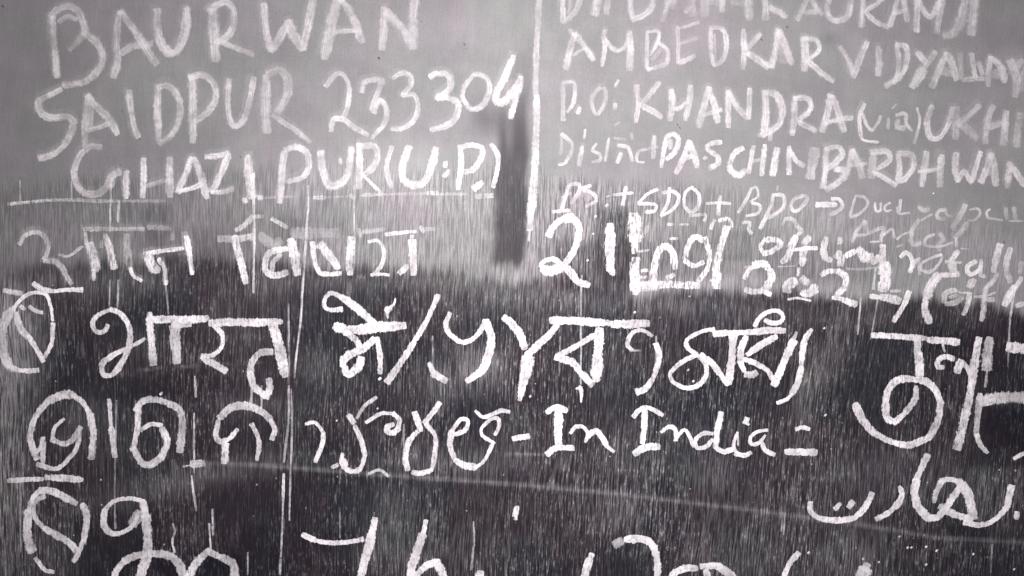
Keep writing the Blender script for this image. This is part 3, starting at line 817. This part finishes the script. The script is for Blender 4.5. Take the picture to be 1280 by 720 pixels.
letter: 26 355,75 340,140 310,210 268,295 ; 24 350,72 420,78 422,150 370,200 290,240
letter: 26*.9 550,75 485,110 475,160 510,180 570,120 582,88 550,75 ; 20*.6 550,75 540,100 ; 12*.5 385,10 380,45
@ chalk_symbol | thick chalk arrow pointing right to the word Durgapur | .9 | .06 | .16
T 5.3333 900 230
stroke: 34 645,138 700,138 775,138 
stroke: 24*.9 745,100 790,100 820,140 ; 28*.7 820,140 800,170 735,205
@ chalk_word | faint chalk word Durgapur in joined script | 0.66 | .06 | .32
T 5.3333 900 230
letter: 18*.9 900,90 880,160 868,215 ; 20*.9 900,80 960,88 985,130 940,190 870,222
T 6.37 1080 230
letter: 20 85,150 92,210 128,212 132,150
letter: 20 205,150 162,180 172,215 218,208
letter: 22 290,125 282,220 ; 18 262,180 275,235 360,228
dot: 18*1.3 548,72 
letter: 34*.7 430,185 470,210 515,200 ; 20*.7 540,240 500,262 450,290
letter: 26*.9 650,200 590,215 580,265 640,278 ; 20 640,210 660,250 695,255
letter: 46*.8 805,165 770,240 730,310 ; 46*.6 720,320 700,350
letter: 18*.8 840,205 900,195 922,235 880,285 830,290
letter: 22 1000,200 972,225 985,270 ; 20*.7 990,275 1040,278 1100,290
letter: 30*.6 1125,190 1135,280 ; 34*.7 1190,190 1205,280 ; 16*.9 1150,295 1210,295 1265,295
@ chalk_word | faint slanting chalk word Andal | 0.66 | .08 | .30
T 5.3333 900 230
letter: 26*.9 965,250 915,310 880,385 ; 26*.9 965,250 985,335 ; 20*.8 900,345 985,335
letter: 24*.9 990,330 1040,305 1090,295 1070,370 ; 12*.9 1000,386 1080,382 ; 18 1090,340 1145,300 1160,360
T 6.37 1080 230
letter: 18 260,440 300,405 358,385 ; 20*.6 260,500 300,485 ; 34*.8 430,290 385,360 372,430 ; 38*.8 370,440 395,485 455,470
letter: 24*.9 560,400 495,430 490,485 560,500 ; 18*.9 560,500 620,495 705,465 ; 40*.55 600,400 635,440 595,480 595,530
letter: 44*.65 820,310 770,380 725,430 ; 22*.8 730,430 735,500 ; 12 770,512 830,518
@ chalk_number | thick bright chalk figure 21 | 1.05 | .25 | .1
T 5.3333 680 230
digit: 40 30,345 70,275 130,230 ; 60 130,230 190,228 ; 46 200,235 232,290 225,370 ; 44 225,370 190,460 130,540 ; 34 120,535 60,500 0,515 -25,550 ; 60 -15,565 40,580 110,560 ; 50 110,550 160,570 220,650 ; 44*.9 220,650 300,675
digit: 58 440,270 440,400 440,570 ; t50*.8 445,570 465,605
@ chalk_word | thick ragged chalk letters right of the figure 21 | 1.0 | .5 | .14
T 5.3333 680 230
letter: 74 600,205 605,290 605,370 ; 40*.9 605,390 600,460 ; 60*.9 610,500 605,600 610,730 ; 24*.5 690,280 660,350 ; 16*.7 630,450 700,440 ; 20*.9 650,578 690,575 ; 20*.9 645,620 690,620
letter: 42 830,410 775,430 740,510 ; 46 740,510 730,600 740,690 ; 44 820,410 855,460 872,560 ; 30*.7 820,625 865,605
letter: 40 1060,375 1000,355 955,420 ; 38 955,420 935,500 ; 34 935,510 1000,545 1060,520 ; 34 1070,360 1100,450 1090,560 1030,645
stroke: 50*.95 650,675 800,670 900,672 1030,675 ; 20*.5 640,705 760,700
letter: 44 1215,290 1185,390 1165,460 ; 50 1165,460 1150,560 1150,690 ; 24*.9 1110,640 1140,650
letter: 22*.8 975,210 1030,206 1080,208 1065,245
letter: 24*.8 1135,240 1112,298
letter: 24*.9 1165,245 1225,232 1248,280 1200,310
dash: 20*.8 825,270 860,268 ; 12*.5 900,270 960,270 ; 16*.7 840,365 890,362
@ chalk_word | bright chalk letters of link, beside the erased square | 1.0 | .4 | .16
T 5.3333 900 230
letter: 20*.6 145,258 198,258 190,298 208,330
letter: 26 300,370 268,420 290,462 ; 34 290,462 340,452 410,402 ; 36 410,400 370,372 300,372
letter: 28*.55 415,275 440,232 490,240 515,285 ; 30*.8 515,285 545,315 510,345 ; 44 505,350 475,410 455,480 415,522
letter: 26 480,440 560,430 645,428 ; 44*.8 595,355 560,395 ; 50*.85 555,450 545,540 ; 20*.8 525,560 518,610
letter: 44 708,360 690,430 700,490 740,508 
letter: 40*.8 795,360 795,395 ; 40*.8 800,450 775,490 ; 44*.8 810,480 800,540
letter: 36 840,480 900,445 ; 60*.9 920,440 960,480 1000,495 ; 40*.9 940,510 1000,490
letter: 40*.9 1085,410 1080,500 1070,600 ; 44*.9 1060,480 1015,530 ; 14*.6 1035,560 1020,700
@ chalk_word | chalk word notally beside the right edge | .85 | .15 | .24
T 6.37 1080 230
letter: 38*1.2 290,580 330,545 370,575 385,640 ; 40*1.2 385,640 365,700 ; 34*1.1 385,630 440,590 ; 26*.7 430,600 440,720
letter: 24*.9 615,560 530,590 455,635 455,680 ; 28*.8 455,685 520,700 590,640 620,580
letter: 44*1.1 745,535 700,600 690,640 ; 60*.9 700,640 710,690 ; 24*.8 650,620 770,625
T 6.37 1080 320
letter: 34*1.1 890,45 830,75 820,125 860,150 ; 30 860,150 920,100 930,30 ; 30*.8 930,40 925,150 960,160
letter: 50*.9 1080,-90 1050,10 1030,120
letter: 46*.75 1165,-60 1140,20 1130,110 1160,205
letter: 40*.6 1250,50 1235,140
@ chalk_number | bright chalk year 2024 on the dark edge of the dusty field | 1.0 | .35 | .14
T 6.37 900 320
digit: 34 195,180 225,120 260,90 ; 60 270,75 340,60 390,100 ; 56 400,110 410,180 360,260 ; 46 200,268 270,285 340,280 400,305 ; 24*.5 200,90 250,85
digit: 70*.95 600,195 545,230 530,280 ; 56*.7 650,180 700,220 ; 60*.9 740,240 750,270 690,300 650,290
digit: 44 805,150 860,120 940,120 ; 48 940,120 1000,170 985,250 920,315 ; 36 895,330 970,340 ; 50*.95 970,345 1080,385
stroke: 20*.9 540,345 620,335 720,355
stroke: 10*.5 460,85 600,78
stroke: 20*.4 1010,100 1130,105 1260,88
T 6.37 1080 320
digit: 90*.95 170,60 175,150 150,270 ; 60*.9 130,325 200,335 280,355 ; 22*.7 210,280 290,276 ; 36*.8 50,320 130,330
digit: 46*.95 360,285 320,380 235,520
@ chalk_word | loose slanting chalk letters after an open bracket | .85 | .18 | .26
T 6.37 1080 320
bracket: 44*1.1 745,145 660,150 600,150 ; 70 590,155 530,230 495,330 ; 56*1.1 490,330 485,430 520,530
letter: 44*.7 720,270 645,300 640,365 ; 44*.7 650,380 720,370 780,330 ; 34*.6 680,330 740,310
letter: 16*.9 715,255 760,290 850,292 ; 40*1.1 840,300 820,400 785,465
letter: 60*.95 870,190 840,240
letter: 40*.9 1060,140 1030,190 970,250 ; 44*.8 970,250 955,330 950,420 930,510 ; 22*.6 875,325 960,318 1040,290 ; 36*.6 970,350 1030,345
letter: 36*1.05 1250,170 1210,240 ; 60*1.05 1200,240 1150,320 1115,390 ; 16*.8 1190,290 1175,390 1165,480
letter: 44*.9 1210,395 1270,375 1330,370
'''

def parse():
    part = None
    base = (1, 0, 0)
    for ln in TEXT.strip().splitlines():
        ln = ln.strip()
        if not ln:
            continue
        if ln[0] == '@':
            kind, lab, op, gr, soft = [q.strip() for q in ln[1:].split('|')]
            op, gr, soft = float(op), float(gr), float(soft)
            part = bpy.data.objects.new(kind, None)
            part['label'] = lab
            part.empty_display_size = 0.02
            sc.collection.objects.link(part)
            part.parent = board
        elif ln[0] == 'T' and ln[1] == ' ':
            base = tuple(float(q) for q in ln[2:].split())
        else:
            nm, rest = ln.split(':', 1)
            strokes = []
            for st in rest.split(';'):
                tok = st.split()
                w = tok[0]
                taper = w.startswith('t')
                w = w.lstrip('t')
                k = 1.0
                if '*' in w:
                    w, k = w.split('*')
                pts = [tuple(float(v) for v in q.split(',')) for q in tok[1:]]
                pts = [(base[1] + a / base[0], base[2] + b / base[0]) for a, b in pts]
                strokes.append((pts, float(w) / base[0], op * float(k), gr, soft, taper))
            make_mark(nm, strokes, part)

parse()

# ---------------------------------------------------------------- thin runs of chalky water and dark nicks
DRIPS = r'''
.8 3.2 317,232 318,300 317,366
.5 3.5 314,455 315,482 314,506
.6 2.4 327,482 327,510
.75 3.0 385,232 385,262 381,320 378,366
.8 2.6 378,366 376,400 371,440 368,472
.5 2.4 361,380 361,480
.7 3.0 361,482 361,520 357,560 355,578
.65 2.4 364,486 365,540 363,600 362,650
1.0 3.4 355,592 354,625
.8 2.4 354,625 352,680 351,696 
.7 3.2 351,698 350,718
.7 2.2 443,232 443,330
.5 2.2 26,226 26,252
.5 2.2 90,226 90,250
.6 2.6 139,232 138,290
.7 3.0 149,252 148,278
.6 2.2 138,350 137,386
.55 2.6 148,350 148,384
.4 2.4 146,500 145,560 144,620 145,660
.45 2.4 207,352 211,392
.6 2.4 244,470 245,496
.7 2.2 243,516 243,590
.8 2.8 240,594 242,612 246,638
.8 2.4 217,654 219,664 216,676 219,690
.8 2.4 266,636 267,668
.8 2.4 262,654 264,686
.4 2.0 26,600 26,690
.5 2.0 310,690 310,718
.5 2.0 425,640 425,672
.6 2.4 727,344 726,400 726,480
.55 2.2 1076,372 1074,395 1072,418
.5 2.2 1097,372 1093,398 1088,424
.6 2.4 1264,372 1262,400 1259,458
.5 2.0 541,420 541,470
.6 2.2 592,652 593,682
.6 2.6 592,682 589,712
.35 2.0 108,680 107,640
.45 2.0 981,640 979,668
.4 2.4 978,640 977,664
.4 1.8 700,420 699,470
.35 1.8 170,500 170,560
.35 1.8 468,640 468,700
.4 2.0 505,530 504,580
.4 2.0 820,420 819,470
.35 2.0 1240,680 1238,715
'''
for ln in DRIPS.strip().splitlines():
    q = ln.split()
    pts = [tuple(float(v) for v in p.split(',')) for p in q[2:]]
    make_mark('chalk_drip', [(pts, float(q[1]), float(q[0]), .35, .35, False)], board)

NICKS = ((473, 72, 3, 1.2), (526, 26, 2, .5), (580, 55, 3, .7), (582, 60, 2, .5), (846, 155, 2.5, .9), (849, 159, 3, .7), (174, 172, 2.5, 1.1),
         (152, 138, 2.2, .9), (983, 33, 3.5, 1), (951, 49, 3, 1), (930, 61, 4, .6), (3, 7, 4, .9), (193, 10, 2, .8), (700, 222, 2, .8),
         (1220, 60, 2, .5), (300, 195, 2, .7), (540, 110, 2, .3), (150, 205, 2, .7), (1254, 302, 5, .5), (766, 244, 7, .5))
make_mark('surface_nicks', [([(x, y), (x + 1.6, y + 2.0)], w * .55, o * .7, .1, .25, False) for x, y, w, o in NICKS], board,
          mat=M_MARK, label='small dark nicks in the grey dusty paint', kind='stuff')

# crumbs of chalk scattered on the lower field
cr = []
for k in range(45):
    x, y = rng.uniform(0, 1280), rng.uniform(345, 720)
    cr.append(([(x, y), (x + rng.uniform(-.4, .4), y + rng.uniform(.4, 1.8))], rng.uniform(1.0, 2.4), rng.uniform(.3, .8), .1, .2, False))
for x, y in ((1124, 670), (1134, 684), (1139, 684), (1157, 683), (1170, 688), (1010, 690), (1078, 698), (1157, 705), (1098, 702), (1216, 692),
             (1267, 711), (741, 292), (734, 325), (744, 270), (860, 462), (866, 476), (935, 530), (648, 495), (1030, 410), (793, 390)):
    cr.append(([(x, y), (x + .6, y + .6)], 3.4, 1.0, .05, .15, False))
make_mark('chalk_crumbs', cr, board, label='tiny white chalk crumbs on the dark lower field', kind='stuff')
